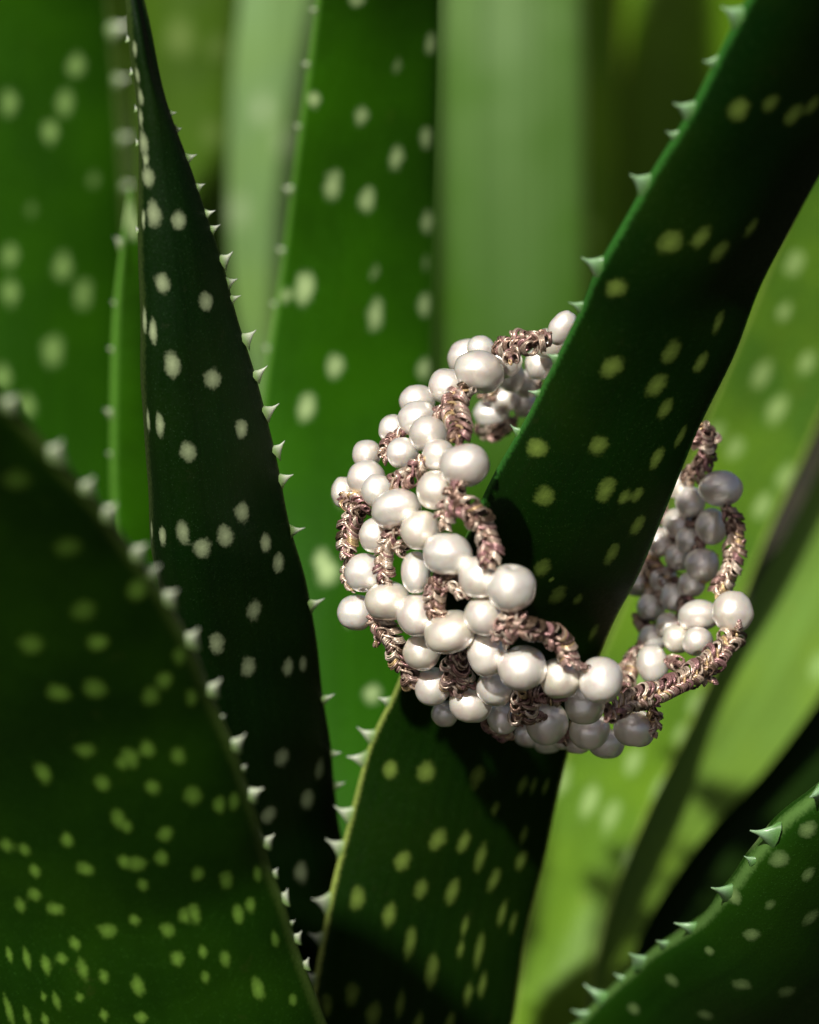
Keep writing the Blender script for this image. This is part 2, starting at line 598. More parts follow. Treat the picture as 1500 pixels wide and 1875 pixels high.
# A: the leaf that carries the ring
A_rows = []
A_FWD, A_TILT = 0.22, 0.10
A_S = [-4.6, -3.2, -2.0, -1.4, -0.9, -0.4, 0.0, 0.5, 1.2, 2.2, 3.7, 5.6]      # along the leaf (cm from the ring)
A_Z = [-2.3, -1.9, -1.55, -1.3, -0.95, -0.44, 0.0, 0.4, 0.85, 1.45, 2.3, 3.3]
A_spec = [(615, 2200, 895, 2220), (580, 1860, 925, 1930), (575, 1800, 942, 1860), (600, 1650, 960, 1740), (632, 1530, 982, 1640), (675, 1365, 1015, 1490),
          (725, 1255, 1055, 1330), (790, 1110, 1110, 1170), (850, 985, 1165, 1065), (905, 870, 1212, 950), (975, 740, 1262, 825),
          (1060, 572, 1340, 660), (1100, 480, 1395, 520), (1182, 335, 1465, 390), (1262, 205, 1545, 240), (1365, 0, 1620, 60),
          (1480, -220, 1660, -180), (1590, -470, 1612, -470)]
for i, (lx, ly, rx, ry) in enumerate(A_spec):
    cy = (ly + ry) / 2
    zc = float(np.interp((1010 - cy) / 270, A_S, A_Z)) + A_FWD
    k = 1.0 if i < len(A_spec) - 1 else 0.05
    tl = float(np.interp((1010 - cy) / 270, [-4, -2.0, -1.0, 0.6, 2.0, 4.0], [0.26, 0.24, A_TILT, A_TILT, 0.24, 0.26]))
    A_rows.append((lx, ly, zc + tl * k, rx, ry, zc - tl * k))
A_spots = [(1355, 200, 18, 24), (1410, 185, 15, 20), (1450, 207, 18, 22), (1490, 190, 13), (1225, 445, 20, 26), (1285, 438, 16, 24), (1318, 462, 17, 24),
           (1378, 420, 12, 24), (1130, 530, 18, 24), (1120, 668, 20, 25), (1228, 650, 16, 28), (1200, 707, 17, 28), (1285, 665, 12, 22), (1315, 590, 10, 26),
           (1220, 748, 12, 26), (980, 823, 18, 22), (1097, 815, 17, 24), (998, 907, 18, 24), (1108, 900, 16, 28), (1143, 910, 11, 20),
           (1167, 907, 11, 20), (1205, 840, 11, 24), (1245, 800, 8, 24), (1170, 960, 12, 26), (1120, 1015, 12, 28), (990, 1040, 15, 24), (1020, 1093, 16, 28), (1058, 1095, 10, 18),
           (1085, 1160, 8, 26), (713, 1410, 15, 20), (782, 1410, 18, 25), (880, 1418, 14, 28), (955, 1435, 9, 24), (980, 1440, 7, 22), (998, 1438, 6, 22),
           (908, 1478, 8, 18), (800, 1533, 16, 25), (852, 1543, 13, 27), (878, 1570, 11, 34), (735, 1575, 15, 24), (957, 1525, 8, 24), (777, 1625, 13, 25),
           (825, 1635, 13, 30), (905, 1610, 12, 28), (952, 1580, 12, 26), (650, 1647, 15, 24), (713, 1675, 14, 28), (750, 1725, 12, 36), (920, 1668, 8, 32),
           (852, 1695, 7, 26), (845, 1733, 8, 22), (875, 1745, 9, 44), (795, 1780, 13, 36), (645, 1825, 14, 28), (730, 1835, 9, 30), (680, 1858, 15, 30),
           (860, 1815, 9, 26), (770, 1868, 10, 24), (820, 1868, 10, 22), (600, 1840, 12, 24), (885, 1800, 8, 30), (940, 1690, 7, 24), (1010, 660 + 400, 6)]
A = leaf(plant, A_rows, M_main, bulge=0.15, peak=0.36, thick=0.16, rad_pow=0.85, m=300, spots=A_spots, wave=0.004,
         spines_L=[(1345, 30, 52, .25), (1312, 118, 30), (1258, 195, 50, .3), (1238, 250, 26), (1182, 335, 52, .25), (1098, 488, 52, .25), (1068, 560, 34),
                   (1015, 655, 28), (985, 715, 26), (945, 790, 26), (712, 1285, 30), (688, 1350, 44, .1), (668, 1395, 46, .05), (640, 1495, 46, .05), (625, 1548, 50, .05), (598, 1652, 52, .1),
                   (590, 1715, 40, .1), (577, 1790, 36, .2), (575, 1830, 30, .2)],
         label='long dark spotted leaf running up through the pearl ring', seed=3, lean0=-0.2, green_above=900)

B_spec = [(470, 2050, -2.3, 760, 2000, -2.7), (400, 1750, -1.7, 690, 1720, -2.2), (345, 1500, -1.1, 632, 1560, -1.65), (308, 1200, -0.35, 605, 1370, -1.0), (278, 1000, 0.2, 573, 1130, -0.3),
          (266, 820, 0.55, 530, 950, 0.15), (257, 650, .8, 482, 740, 0.5), (254, 450, 1.0, 425, 545, 0.75), (252, 250, 1.15, 365, 350, .98), (238, 80, 1.3, 300, 165, 1.15),
          (228, -20, 1.35, 264, 0, 1.28), (222, -140, 1.4, 228, -140, 1.4)]
B_spots = [(262, 262, 13, 20), (270, 325, 14, 22), (280, 390, 15, 24), (262, 400, 6, 20), (330, 405, 14, 17), (298, 520, 14, 20), (378, 550, 16, 18), (265, 585, 8, 26), (279, 605, 9, 26),
           (318, 668, 14, 25), (388, 697, 17, 20), (293, 778, 9, 24), (270, 770, 7, 24), (344, 825, 15, 20), (443, 790, 13, 18), (441, 938, 16, 23), (415, 980, 15, 23),
           (332, 975, 13, 24), (374, 1003, 17, 22), (298, 978, 9, 22), (280, 970, 7, 22), (485, 995, 13, 20), (513, 1030, 13, 20), (470, 1115, 16, 24), (400, 1178, 15, 25), (458, 1222, 16, 25),
           (530, 1225, 14, 22), (557, 1220, 10, 18), (515, 1385, 16, 26), (585, 1405, 13, 25), (562, 1463, 16, 27), (490, 1495, 17, 24), (550, 1600, 15, 30), (268, 290, 8), (256, 180, 7, 16), (258, 215, 8, 16), (250, 140, 6, 16), (247, 90, 6, 14)]
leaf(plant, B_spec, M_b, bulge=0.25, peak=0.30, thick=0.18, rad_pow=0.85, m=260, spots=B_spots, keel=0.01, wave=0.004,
     spines_R=[(345, 292, 26, .5), (365, 345, 20, .5), (382, 385, 24, .5), (395, 415, 24, .5), (412, 475, 34, .45), (430, 520, 26, .4), (438, 548, 24, .4), (450, 622, 38, .5), (468, 690, 38, .4), (484, 762, 40, .4), (505, 832, 36, .35),
               (515, 876, 34, .4), (540, 968, 36, .35), (577, 1108, 38, .4), (600, 1280, 32, .4), (606, 1380, 26, .3), (612, 1440, 30, .3), (330, 240, 18, .4), (318, 210, 16, .4)],
     spines_L=[(252, 260, 14), (250, 200, 14), (255, 420, 14), (245, 130, 14), (240, 70, 14)],
     label='tall dark tapering spotted leaf with its tip at the upper edge', seed=5, lean0=0.45)

C_spec = [(560, 2100, -2.8, 840, 2100, -3.0), (500, 1600, -3.3, 800, 1620, -3.5), (470, 1250, -3.6, 792, 1280, -3.8), (468, 1000, -3.7, 788, 1020, -3.9), (478, 750, -3.65, 790, 760, -3.9),
          (513, 500, -3.4, 796, 520, -3.7), (543, 270, -3.0, 801, 285, -3.4), (580, 0, -2.5, 806, 20, -2.9), (620, -300, -1.7, 800, -280, -2.1), (720, -800, -.5, 730, -800, -.5)]
C_spots = [(787, 85, 15, 24), (730, 115, 12, 20, .35), (575, 187, 15, 20), (660, 212, 16, 24), (780, 255, 16, 24), (722, 290, 16, 27), (610, 342, 20, 34), (672, 372, 17, 30), (780, 398, 17, 24),
           (560, 525, 20, 38), (687, 568, 18, 34), (778, 550, 16, 26), (615, 663, 19, 28), (562, 742, 20, 30), (775, 683, 17, 24), (600, 1045, 26, 30), (685, 1268, 20, 22),
           (590, 1020, 20, 22), (640, 1140, 6), (655, 5, 17, 16), (520, 550, 14, 18, .6), (690, 505, 10, 18, .25), (780, 475, 8, 20, .3), (630, 905, 16)]
leaf(plant, C_spec, M_mid, bulge=0.10, peak=0.5, thick=0.2, spots=C_spots, auto='L', auto_size=0.06, label='broad green spotted leaf standing behind the ring', seed=8)

D_spec = [(250, 2450, -2.0, 800, 2250, -1.2), (20, 2150, -0.7, 690, 2060, 0.1), (-120, 2000, 0.1, 605, 1885, 0.9), (-190, 1830, 0.55, 537, 1705, 1.35), (-230, 1650, 0.85, 500, 1590, 1.65), (-260, 1480, 1.3, 462, 1462, 2.1), (-290, 1300, 1.9, 393, 1275, 2.7), (-310, 1120, 2.55, 303, 1093, 3.35), (-310, 960, 3.1, 207, 957, 3.9), (-290, 830, 3.6, 100, 832, 4.4), (-260, 740, 4.0, 0, 722, 4.8), (-210, 560, 5.5, -190, 560, 5.5)]
D_spots = [(329, 1386, 15, 22), (355, 1456, 15, 25), (403, 1473, 12, 20), (427, 1469, 11, 20), (277, 1443, 14, 20), (305, 1523, 14, 20), (299, 1568, 12, 20), (362, 1599, 12, 20), (414, 1609, 13, 22),
           (474, 1599, 9, 20), (435, 1677, 10, 22), (461, 1655, 10, 18), (357, 1672, 11, 26), (338, 1677, 10, 20), (251, 1685, 11, 16), (303, 1705, 13, 18), (199, 1700, 18, 17), (375, 1744, 9, 16),
           (416, 1755, 10, 20), (323, 1755, 12, 20), (505, 1716, 8, 20), (474, 1811, 11, 28), (247, 1802, 12, 24), (149, 1776, 11, 24), (87, 1768, 10, 22), (48, 1757, 8, 24), (15, 1746, 7, 18),
           (104, 1664, 17, 17), (69, 1638, 13, 18), (39, 1655, 11, 20), (160, 1590, 16, 19), (251, 1577, 18, 22), (225, 1580, 12), (221, 1499, 13, 26), (232, 1510, 10, 20), (186, 1434, 15, 20), (160, 1375, 18, 20), (238, 1386, 15, 26), (269, 1373, 13, 22),
           (78, 1417, 15, 30), (104, 1269, 20, 22), (169, 1265, 20, 24), (277, 1278, 16, 22), (303, 1248, 14, 20), (353, 1278, 12, 22), (123, 1534, 13, 22), (13, 1551, 14, 18), (48, 1555, 12, 16), (67, 1594, 11, 18),
           (139, 1729, 10, 16), (115, 1755, 10, 14), (186, 1789, 10, 16), (143, 1833, 9, 14), (108, 1837, 8, 22), (78, 1824, 6, 14), (186, 1859, 9, 16), (20, 1850, 8, 40), (50, 1865, 8, 24), (84, 1870, 8, 20), (260, 1620, 10, 18),
           (225, 1400, 12, 18), (120, 1000, 22, 24, .5), (30, 880, 24, 24, .4), (250, 1080, 18, 22), (150, 1120, 22, 24, .5), (60, 1180, 22, 24, .6), (180, 1180, 18, 20), (330, 1200, 13), (260, 1860, 12, 14), (375, 1790, 8, 16), (535, 1830, 8, 14)]
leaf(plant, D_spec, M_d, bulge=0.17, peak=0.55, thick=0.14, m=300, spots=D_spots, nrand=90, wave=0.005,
     spines_R=[(15, 735, 54, .35), (100, 835, 58, .35), (155, 898, 44, .3), (192, 940, 52, .35), (245, 1010, 54, .35), (272, 1050, 40), (300, 1092, 52, .4), (342, 1175, 50, .4), (385, 1262, 46, .4), (422, 1362, 46, .35), (455, 1453, 44, .35), (484, 1545, 38, .4), (503, 1602, 22, .3), (440, 1410, 16),
               (515, 1645, 32, .3), (530, 1692, 16), (540, 1715, 30, .35), (558, 1768, 28, .35), (405, 1310, 14)],
     label='very dark spotted leaf with white spines in the lower corner', seed=11, lean0=0.35)

Mf_spec = [(850, 2120, -2.6, 1020, 2330, -3.4), (960, 1965, -2.3, 1200, 2300, -3.8), (1060, 1872, -1.9, 1340, 2240, -3.7), (1130, 1802, -1.45, 1420, 2180, -3.4), (1200, 1742, -.9, 1500, 2100, -3.0), (1292, 1680, -.15, 1580, 2020, -2.5), (1345, 1618, .25, 1640, 1940, -2.2),
           (1395, 1555, .5, 1680, 1860, -1.9), (1445, 1497, .65, 1710, 1770, -1.6), (1500, 1452, .75, 1740, 1690, -1.2), (1600, 1370, .9, 1780, 1560, -.4), (1760, 1250, 1.1, 1770, 1255, 1.1)]
Mf_spots = [(1480, 1520, 16, 20), (1425, 1575, 17, 22), (1345, 1640, 16, 20), (1380, 1712, 15, 20), (1228, 1795, 16, 20), (1360, 1800, 17, 22), (1440, 1815, 18, 20), (1490, 1680, 15, 22), (1300, 1740, 10), (1290, 1860, 14), (1480, 1600, 12, 18), (1410, 1660, 10, 14, .6), (1160, 1850, 13)]
leaf(plant, Mf_spec, M_m, bulge=0.09, peak=0.35, thick=0.15, rad_pow=0.95, m=220, spots=Mf_spots, wave=0.006,
     spines_L=[(1498, 1446, 58, .1), (1415, 1530, 62, .1), (1378, 1577, 28), (1332, 1630, 64, .15), (1265, 1698, 50, .15), (1220, 1730, 40), (1178, 1762, 58), (1140, 1795, 30), (1105, 1828, 60), (1075, 1860, 44), (1040, 1890, 54)],
     label='green leaf with spiny scalloped margin entering at the lower right corner', seed=13, lean0=-0.75, green_above=9999)

K_spec = [(860, 2120, -3.2, 1000, 2120, -3.4), (925, 1950, -4.15, 1060, 1940, -4.15), (945, 1820, -4.28, 1085, 1800, -4.25), (975, 1640, -4.4, 1118, 1660, -4.4), (1015, 1450, -4.65, 1180, 1500, -4.7), (1080, 1250, -5.0, 1262, 1330, -5.2), (1160, 1060, -5.2, 1335, 1160, -5.4), (1250, 860, -5.2, 1405, 980, -5.4),
          (1340, 650, -5.1, 1500, 770, -5.4), (1430, 430, -4.9, 1590, 540, -5.2), (1520, 180, -4.6, 1660, 280, -4.8), (1680, -250, -4.0, 1690, -250, -4.0)]
K_spots = [(1455, 475, 22, 32), (1390, 690, 22, 34), (1425, 750, 22, 34), (1350, 820, 20, 30), (1440, 870, 18, 32), (1480, 660, 18, 32), (1310, 790, 18, 30), (1390, 930, 18, 32), (1080, 1460, 18, 44), (1120, 1500, 18, 46), (1030, 1430, 16, 40),
           (1160, 1390, 18, 40), (1210, 1440, 14, 40), (1270, 1290, 12, 34), (1240, 1350, 12, 30), (1150, 1580, 12, 30), (1330, 1060, 14, 34), (1180, 1240, 16, 34), (1440, 570, 16)]
leaf(plant, K_spec, M_k, bulge=-0.02, peak=0.5, thick=0.26, spots=K_spots, label='bright yellow-green leaf base below the ring', seed=17)
L_spec = [(900, 2150, -3.1, 1010, 2180, -3.3), (1070, 1930, -4.0, 1110, 1930, -4.2), (1085, 1800, -4.4, 1152, 1770, -4.6), (1110, 1690, -4.7, 1190, 1677, -4.9), (1150, 1560, -5.0, 1248, 1585, -5.2), (1195, 1450, -5.3, 1310, 1505, -5.5), (1260, 1335, -5.5, 1400, 1410, -5.7), (1320, 1215, -5.7, 1500, 1275, -5.9), (1380, 1080, -5.9, 1575, 1140, -6.1), (1480, 900, -6.0, 1640, 960, -6.2), (1600, 600, -6.0, 1700, 650, -6.2), (1720, 250, -5.9, 1730, 250, -5.9)]
leaf(plant, L_spec, M_l, bulge=-0.02, thick=0.22, nrand=10, auto=None, label='plain light green leaf band right of the ring', seed=19)

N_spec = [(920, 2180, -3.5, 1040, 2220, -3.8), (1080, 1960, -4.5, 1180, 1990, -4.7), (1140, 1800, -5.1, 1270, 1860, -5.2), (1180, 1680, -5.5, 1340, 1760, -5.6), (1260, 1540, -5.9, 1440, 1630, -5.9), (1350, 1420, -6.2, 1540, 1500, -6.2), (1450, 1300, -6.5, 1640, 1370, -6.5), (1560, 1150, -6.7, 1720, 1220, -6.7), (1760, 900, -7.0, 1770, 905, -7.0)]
leaf(plant, N_spec, M_n, bulge=0.12, thick=0.2, nrand=0, auto=None, label='dark green leaf added for the shaded gap behind the lower right leaf margin', seed=21)

plant2 = empty('aloe_plant', W(P(150, 1740, -6.0)), 'mid green spotted aloe filling the upper left corner behind', 'plant')
E_spec = [(0, 1730, -6.0, 250, 1730, -6.0), (-220, 1300, -6.4, 262, 1350, -6.4), (-260, 950, -6.6, 256, 980, -6.6), (-250, 600, -6.4, 242, 620, -6.4), (-230, 300, -6.1, 224, 320, -6.0), (-200, 0, -5.7, 200, 10, -5.6), (-150, -350, -5.0, 160, -340, -4.9), (0, -900, -4.0, 10, -900, -4.0)]
E_spots = [(20, 180, 18, 30), (115, 185, 18, 30), (90, 240, 18, 28), (140, 110, 20, 28), (20, 470, 18, 26), (115, 490, 20, 32), (155, 530, 20, 34), (20, 540, 18, 30), (100, 650, 22, 36), (-30, 240, 16), (50, 740, 20, 30), (0, 690, 18, 30), (170, 330, 14, 20, .4), (60, 380, 12, 20, .3)]
leaf(plant2, E_spec, M_e, bulge=0.12, thick=0.15, spots=E_spots, auto='R', auto_size=0.16, label='broad blurred green leaf in the upper left corner', seed=23)
F_spec = [(240, 1740, -4.9, 400, 1740, -5.3), (212, 1300, -3.9, 430, 1300, -4.3), (205, 950, -3.3, 390, 950, -3.8), (203, 800, -3.1, 350, 800, -3.5), (207, 600, -2.9, 300, 600, -3.2), (221, 450, -2.8, 262, 460, -2.9), (236, 345, -2.75, 240, 345, -2.75)]
leaf(plant2, F_spec, M_mid, bulge=0.2, thick=0.2, nrand=20, auto='L', auto_size=0.07, label='narrow bright green leaf tip peeping out beside the dark leaf', seed=29)

plant3 = empty('aloe_plant', W(P(800, 1050, -12.5)), 'pale blurred aloe standing farthest behind the ring', 'plant')
G_spec = [(700, 1080, -12.3, 860, 1080, -12.3), (420, 850, -12.6, 680, 900, -12.0), (300, 600, -12.8, 640, 640, -11.7), (275, 350, -13.0, 620, 380, -11.8), (275, 100, -13.2, 610, 120, -12.0), (290, -200, -13.4, 590, -200, -12.4), (430, -900, -13, 440, -900, -13)]
leaf(plant3, G_spec, M_pale, bulge=-0.12, thick=0.2, spots=[(330, 65, 40, 50, .5), (400, 90, 30, 40, .3), (480, 195, 30, 40, .6), (520, 260, 24, 40, .5), (440, 380, 30, 50, .4), (390, 250, 26, 40, .3)], auto='L', auto_size=.12, label='pale grey-green blurred leaf left of the green one', seed=31)
G2_spec = [(640, 1080, -12.0, 760, 1080, -12.0), (380, 850, -10.6, 520, 880, -10.4), (290, 600, -10.0, 440, 620, -9.8), (262, 380, -9.8, 418, 400, -9.6), (255, 120, -9.7, 425, 140, -9.5), (260, -150, -9.6, 440, -150, -9.4), (360, -800, -9.5, 370, -800, -9.5)]
leaf(plant3, G2_spec, M_g2, bulge=0.2, thick=0.2, spots=[(330, 65, 40, 48, .5), (395, 85, 24, 34, .35), (390, 250, 26, 40, .35), (350, 400, 20, 40, .3)], auto=None, label='added darker leaf standing for the shaded left half of the pale one', seed=33)
H_spec = [(780, 1080, -12.2, 900, 1080, -12.2), (800, 900, -11.5, 1060, 950, -11.2), (808, 620, -11.3, 1072, 640, -11.0), (808, 300, -11.3, 1072, 320, -11.0), (810, 0, -11.4, 1068, 10, -11.1), (830, -400, -11.6, 1050, -400, -11.4), (940, -1100, -11, 950, -1100, -11)]
leaf(plant3, H_spec, M_h, bulge=0.22, peak=.4, thick=0.2, nrand=0, auto=None, label='grey-green blurred leaf behind the top of the ring', seed=37)
I_spec = [(860, 1060, -12.6, 960, 1060, -12.8), (1040, 850, -14.0, 1250, 900, -14.2), (1110, 600, -15.0, 1420, 620, -15.0), (1130, 300, -15.5, 1430, 320, -15.5), (1140, 0, -16, 1420, 10, -16), (1160, -400, -16.5, 1400, -400, -16.5), (1250, -1000, -17, 1260, -1000, -17)]
leaf(plant3, I_spec, M_olive, bulge=0.15, thick=0.2, nrand=0, auto=None, label='olive brown blurred leaf behind the toothed leaf edge', seed=41)
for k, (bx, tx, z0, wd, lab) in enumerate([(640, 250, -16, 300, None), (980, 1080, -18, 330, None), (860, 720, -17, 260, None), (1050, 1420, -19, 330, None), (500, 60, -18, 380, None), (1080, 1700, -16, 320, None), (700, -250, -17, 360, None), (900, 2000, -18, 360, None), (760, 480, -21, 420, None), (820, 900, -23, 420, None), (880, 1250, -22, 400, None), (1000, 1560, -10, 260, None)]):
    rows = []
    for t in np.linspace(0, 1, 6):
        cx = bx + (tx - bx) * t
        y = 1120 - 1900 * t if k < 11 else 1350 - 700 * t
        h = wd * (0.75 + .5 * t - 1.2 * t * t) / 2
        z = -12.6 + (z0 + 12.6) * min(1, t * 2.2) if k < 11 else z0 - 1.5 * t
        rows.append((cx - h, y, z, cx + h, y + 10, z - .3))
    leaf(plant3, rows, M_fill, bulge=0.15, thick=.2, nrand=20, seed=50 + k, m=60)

# ---------------------------------------------------------------- the ring
PEARL, CORD = pearl_material(), cord_material()
RC = P(980, 985, 0.0)                        # centre of the band
AX = norm([0.65, 0.25, 0.715])               # axis, towards the near opening
RAD = 335 / PXCM
WID = 353 / PXCM
E2 = norm(np.cross([0, 1, 0], AX))
E1 = np.cross(AX, E2)
ring = empty('pearl_ring', W(RC), 'white pearl and rose-gold knotted cord ring hanging on the aloe leaf', 'ring')


def hit(px, py, inner=False, rad=RAD):
    """where the sight line through a photo pixel meets the band's cylinder (near wall, or far wall seen from inside)"""
    o = np.array([0, 0, CD])
    d = norm(P(px, py, 0.0) - o)
    oc = o - RC
    dp = d - AX * (d @ AX)
    op = oc - AX * (oc @ AX)
    a, b, c = dp @ dp, 2 * dp @ op, op @ op - rad * rad
    q = b * b - 4 * a * c
    if q < 0:
        t = -b / (2 * a)
    else:
        t = (-b + (math.sqrt(q) if inner else -math.sqrt(q))) / (2 * a)
    p = o + d * t
    ax = (p - RC) @ AX
    if abs(ax) > WID / 2 * 1.12:     # keep to the band: slide along the sight line towards it
        lim = WID / 2 * 1.12 * np.sign(ax)
        t2 = t + (lim - ax) / (d @ AX)
        if abs(t2 - t) < 0.35:
            p = o + d * t2
    return p


def cyl(p):
    v = p - RC
    a = v @ AX
    r = v - AX * a
    return math.degrees(math.atan2(r @ E2, r @ E1)), a, np.linalg.norm(r)


# px, py, rx, ry, inner wall?, tilt, depth nudge
PE = [(1030, 600, 24, 33, 0, -35, 0), (878, 682, 43, 36, 0, -8, .06), (855, 655, 34, 33, 0, 0, -.04), (882, 640, 26, 24, 0, 0, -.12), (820, 708, 33, 32, 0, 0, 0), (763, 734, 31, 29, 0, 0, -.06),
      (766, 768, 34, 32, 0, 0, 0), (720, 787, 25, 27, 0, 0, -.05), (783, 795, 33, 32, 0, 0, .05), (738, 831, 28, 28, 0, 0, 0), (803, 835, 28, 29, 0, 0, 0), (850, 851, 43, 36, 0, 4, .08), (672, 832, 26, 26, 0, 0, -.05),
      (672, 877, 34, 33, 0, 0, 0), (630, 902, 24, 28, 0, 0, -.08), (692, 899, 29, 29, 0, 0, .03), (725, 933, 43, 34, 0, 8, .12), (797, 898, 33, 34, 0, 0, .04), (770, 971, 34, 35, 0, 0, .05), (689, 980, 29, 31, 0, 0, 0), (819, 1015, 42, 37, 0, 0, .12),
      (761, 1047, 25, 38, 0, 5, 0), (666, 1049, 33, 34, 0, 0, 0), (652, 1121, 32, 32, 0, 0, -.05), (709, 1101, 39, 35, 0, 0, .05), (766, 1126, 37, 38, 0, 0, .05), (824, 1157, 46, 35, 0, 18, .14), (773, 1195, 33, 32, 0, 0, .02),
      (877, 1057, 35, 37, 0, 0, .02), (937, 1077, 41, 41, 0, 0, .14), (888, 1126, 36, 35, 0, 0, .06), (893, 1197, 34, 40, 0, 8, .08), (956, 1223, 40, 39, 0, 20, .16), (793, 1258, 32, 34, 0, 0, .02), (861, 1287, 36, 36, 0, 0, .06),
      (815, 1307, 24, 24, 0, 0, -.06), (907, 1260, 33, 33, 0, 0, .04), (922, 1314, 30, 30, 0, 0, -.02), (1026, 1241, 36, 36, 0, 0, .1), (1101, 1244, 37, 41, 0, 0, .2), (1072, 1290, 36, 36, 0, 0, .08), (1002, 1324, 37, 40, 0, -15, .06),
      (1081, 1338, 35, 33, 0, 0, 0), (1110, 1361, 33, 27, 0, 0, -.1), (1162, 1333, 36, 34, 0, 0, .05), (968, 1347, 27, 22, 0, 0, -.12), (1002, 1362, 26, 14, 0, 0, -.16), (1058, 1361, 25, 20, 0, 0, -.15), (1033, 1355, 20, 18, 0, 0, -.15),
      (1343, 1121, 35, 37, 1, 0, .08), (1279, 1128, 37, 28, 1, 0, .03), (1277, 1174, 27, 26, 1, 0, 0), (1240, 1170, 25, 26, 1, 0, 0), (1195, 1217, 29, 36, 1, 10, 0), (1195, 1170, 27, 26, 1, 0, -.04), (1235, 1095, 27, 27, 1, 0, -.05), (1192, 1113, 27, 27, 1, 0, -.05),
      (1287, 1033, 31, 30, 1, 0, 0), (1266, 1070, 25, 24, 1, 0, 0), (1321, 895, 40, 32, 1, 0, .05), (1264, 920, 27, 29, 1, 0, 0), (1238, 886, 26, 25, 1, 0, 0), (1303, 964, 29, 33, 1, 0, 0), (1241, 958, 28, 27, 1, 0, 0), (1209, 993, 29, 28, 1, 0, 0), (1243, 1019, 26, 26, 1, 0, 0),
      (1262, 990, 24, 24, 1, 0, -.04), (1215, 1060, 25, 25, 1, 0, -.05), (1225, 1145, 24, 22, 1, 0, -.06),
      (900, 757, 33, 28, 1, 0, 0), (937, 690, 25, 28, 1, 0, 0), (964, 702, 25, 27, 1, 0, .02), (988, 667, 25, 29, 1, 0, .03), (962, 742, 24, 24, 1, 0, 0), (925, 730, 26, 24, 1, 0, -.03)]

# cords: list of px paths, inner wall?, width scale
CO = [([(1003, 617), (978, 628), (945, 630), (912, 638)], 0, 1.0, .06), ([(945, 640), (932, 662)], 0, .7, .05),
      ([(860, 711), (834, 732), (838, 765), (845, 792), (836, 815)], 0, 1.05, .1), ([(815, 748), (802, 756)], 0, .7, .09),
      ([(741, 789), (718, 812), (702, 842)], 0, .85, .04), ([(779, 838), (757, 866), (722, 888)], 0, .95, .1),
      ([(844, 883), (832, 905), (838, 922), (866, 936), (886, 965), (898, 1000), (896, 1036)], 0, 1.0, .14), ([(836, 915), (816, 938), (818, 966)], 0, .95, .12),
      ([(630, 912), (660, 932), (643, 955), (636, 990), (640, 1022)], 0, .95, .02), ([(640, 1022), (632, 1052), (644, 1082)], 0, .45, -.04), ([(638, 918), (668, 936)], 0, .8, .05),
      ([(733, 968), (707, 999), (704, 1031), (709, 1066)], 0, .85, .07), ([(715, 995), (744, 1008)], 0, .7, .05),
      ([(797, 1056), (796, 1085), (797, 1116), (820, 1137)], 0, .85, .12), ([(800, 1080), (829, 1066), (852, 1094)], 0, .75, .05),
      ([(681, 1134), (706, 1152), (725, 1180), (733, 1206), (750, 1232), (758, 1256)], 0, .95, .03),
      ([(842, 1196), (832, 1220), (836, 1246), (826, 1262)], 0, 1.1, .05), ([(845, 1230), (858, 1252)], 0, .8, .04),
      ([(955, 1124), (932, 1142), (922, 1172)], 0, 1.0, .14), ([(938, 1150), (972, 1152), (1008, 1160), (1034, 1184), (1050, 1216)], 0, .95, .18), ([(1050, 1214), (1078, 1225)], 0, .5, .2),
      ([(950, 1271), (960, 1296), (958, 1315)], 0, 1.1, .12), ([(962, 1284), (997, 1270), (1028, 1279)], 0, .75, .06), ([(975, 1308), (990, 1312)], 0, .6, .12),
      ([(1116, 1318), (1143, 1288), (1195, 1271), (1253, 1244), (1292, 1218), (1327, 1183), (1350, 1154)], 2, 1.1, .1), ([(1288, 1222), (1302, 1248)], 2, .9, .05), ([(1352, 1150), (1350, 1134)], 1, .5, .14),
      ([(1041, 1328), (1030, 1356)], 0, .8, 0.0), ([(1203, 1310), (1195, 1345)], 0, .7, -.02), ([(886, 1318), (908, 1337), (930, 1345)], 0, .6, -.06), ([(1185, 1280), (1205, 1312)], 0, .7, 0),
      ([(1330, 928), (1346, 962), (1346, 1006), (1334, 1054), (1314, 1089)], 1, .9, .05), ([(1289, 779), (1286, 812), (1293, 840), (1279, 872)], 1, 1.0, .05), ([(1270, 850), (1262, 880)], 1, .8, 0),
      ([(1215, 925), (1222, 960)], 1, .8, 0), ([(1188, 1022), (1200, 1048), (1222, 1062)], 1, .9, 0), ([(1178, 1180), (1165, 1202), (1150, 1225), (1146, 1262)], 1, .9, 0), ([(1283, 985), (1278, 1010)], 1, .7, 0), ([(1225, 1210), (1242, 1218)], 1, .7, 0),
      ([(884, 725), (910, 716)], 1, .8, 0), ([(880, 786), (905, 788), (940, 772)], 1, .8, 0), ([(985, 700), (975, 715)], 1, .7, 0), ([(690, 1180), (700, 1150)], 0, .4, -.1)]


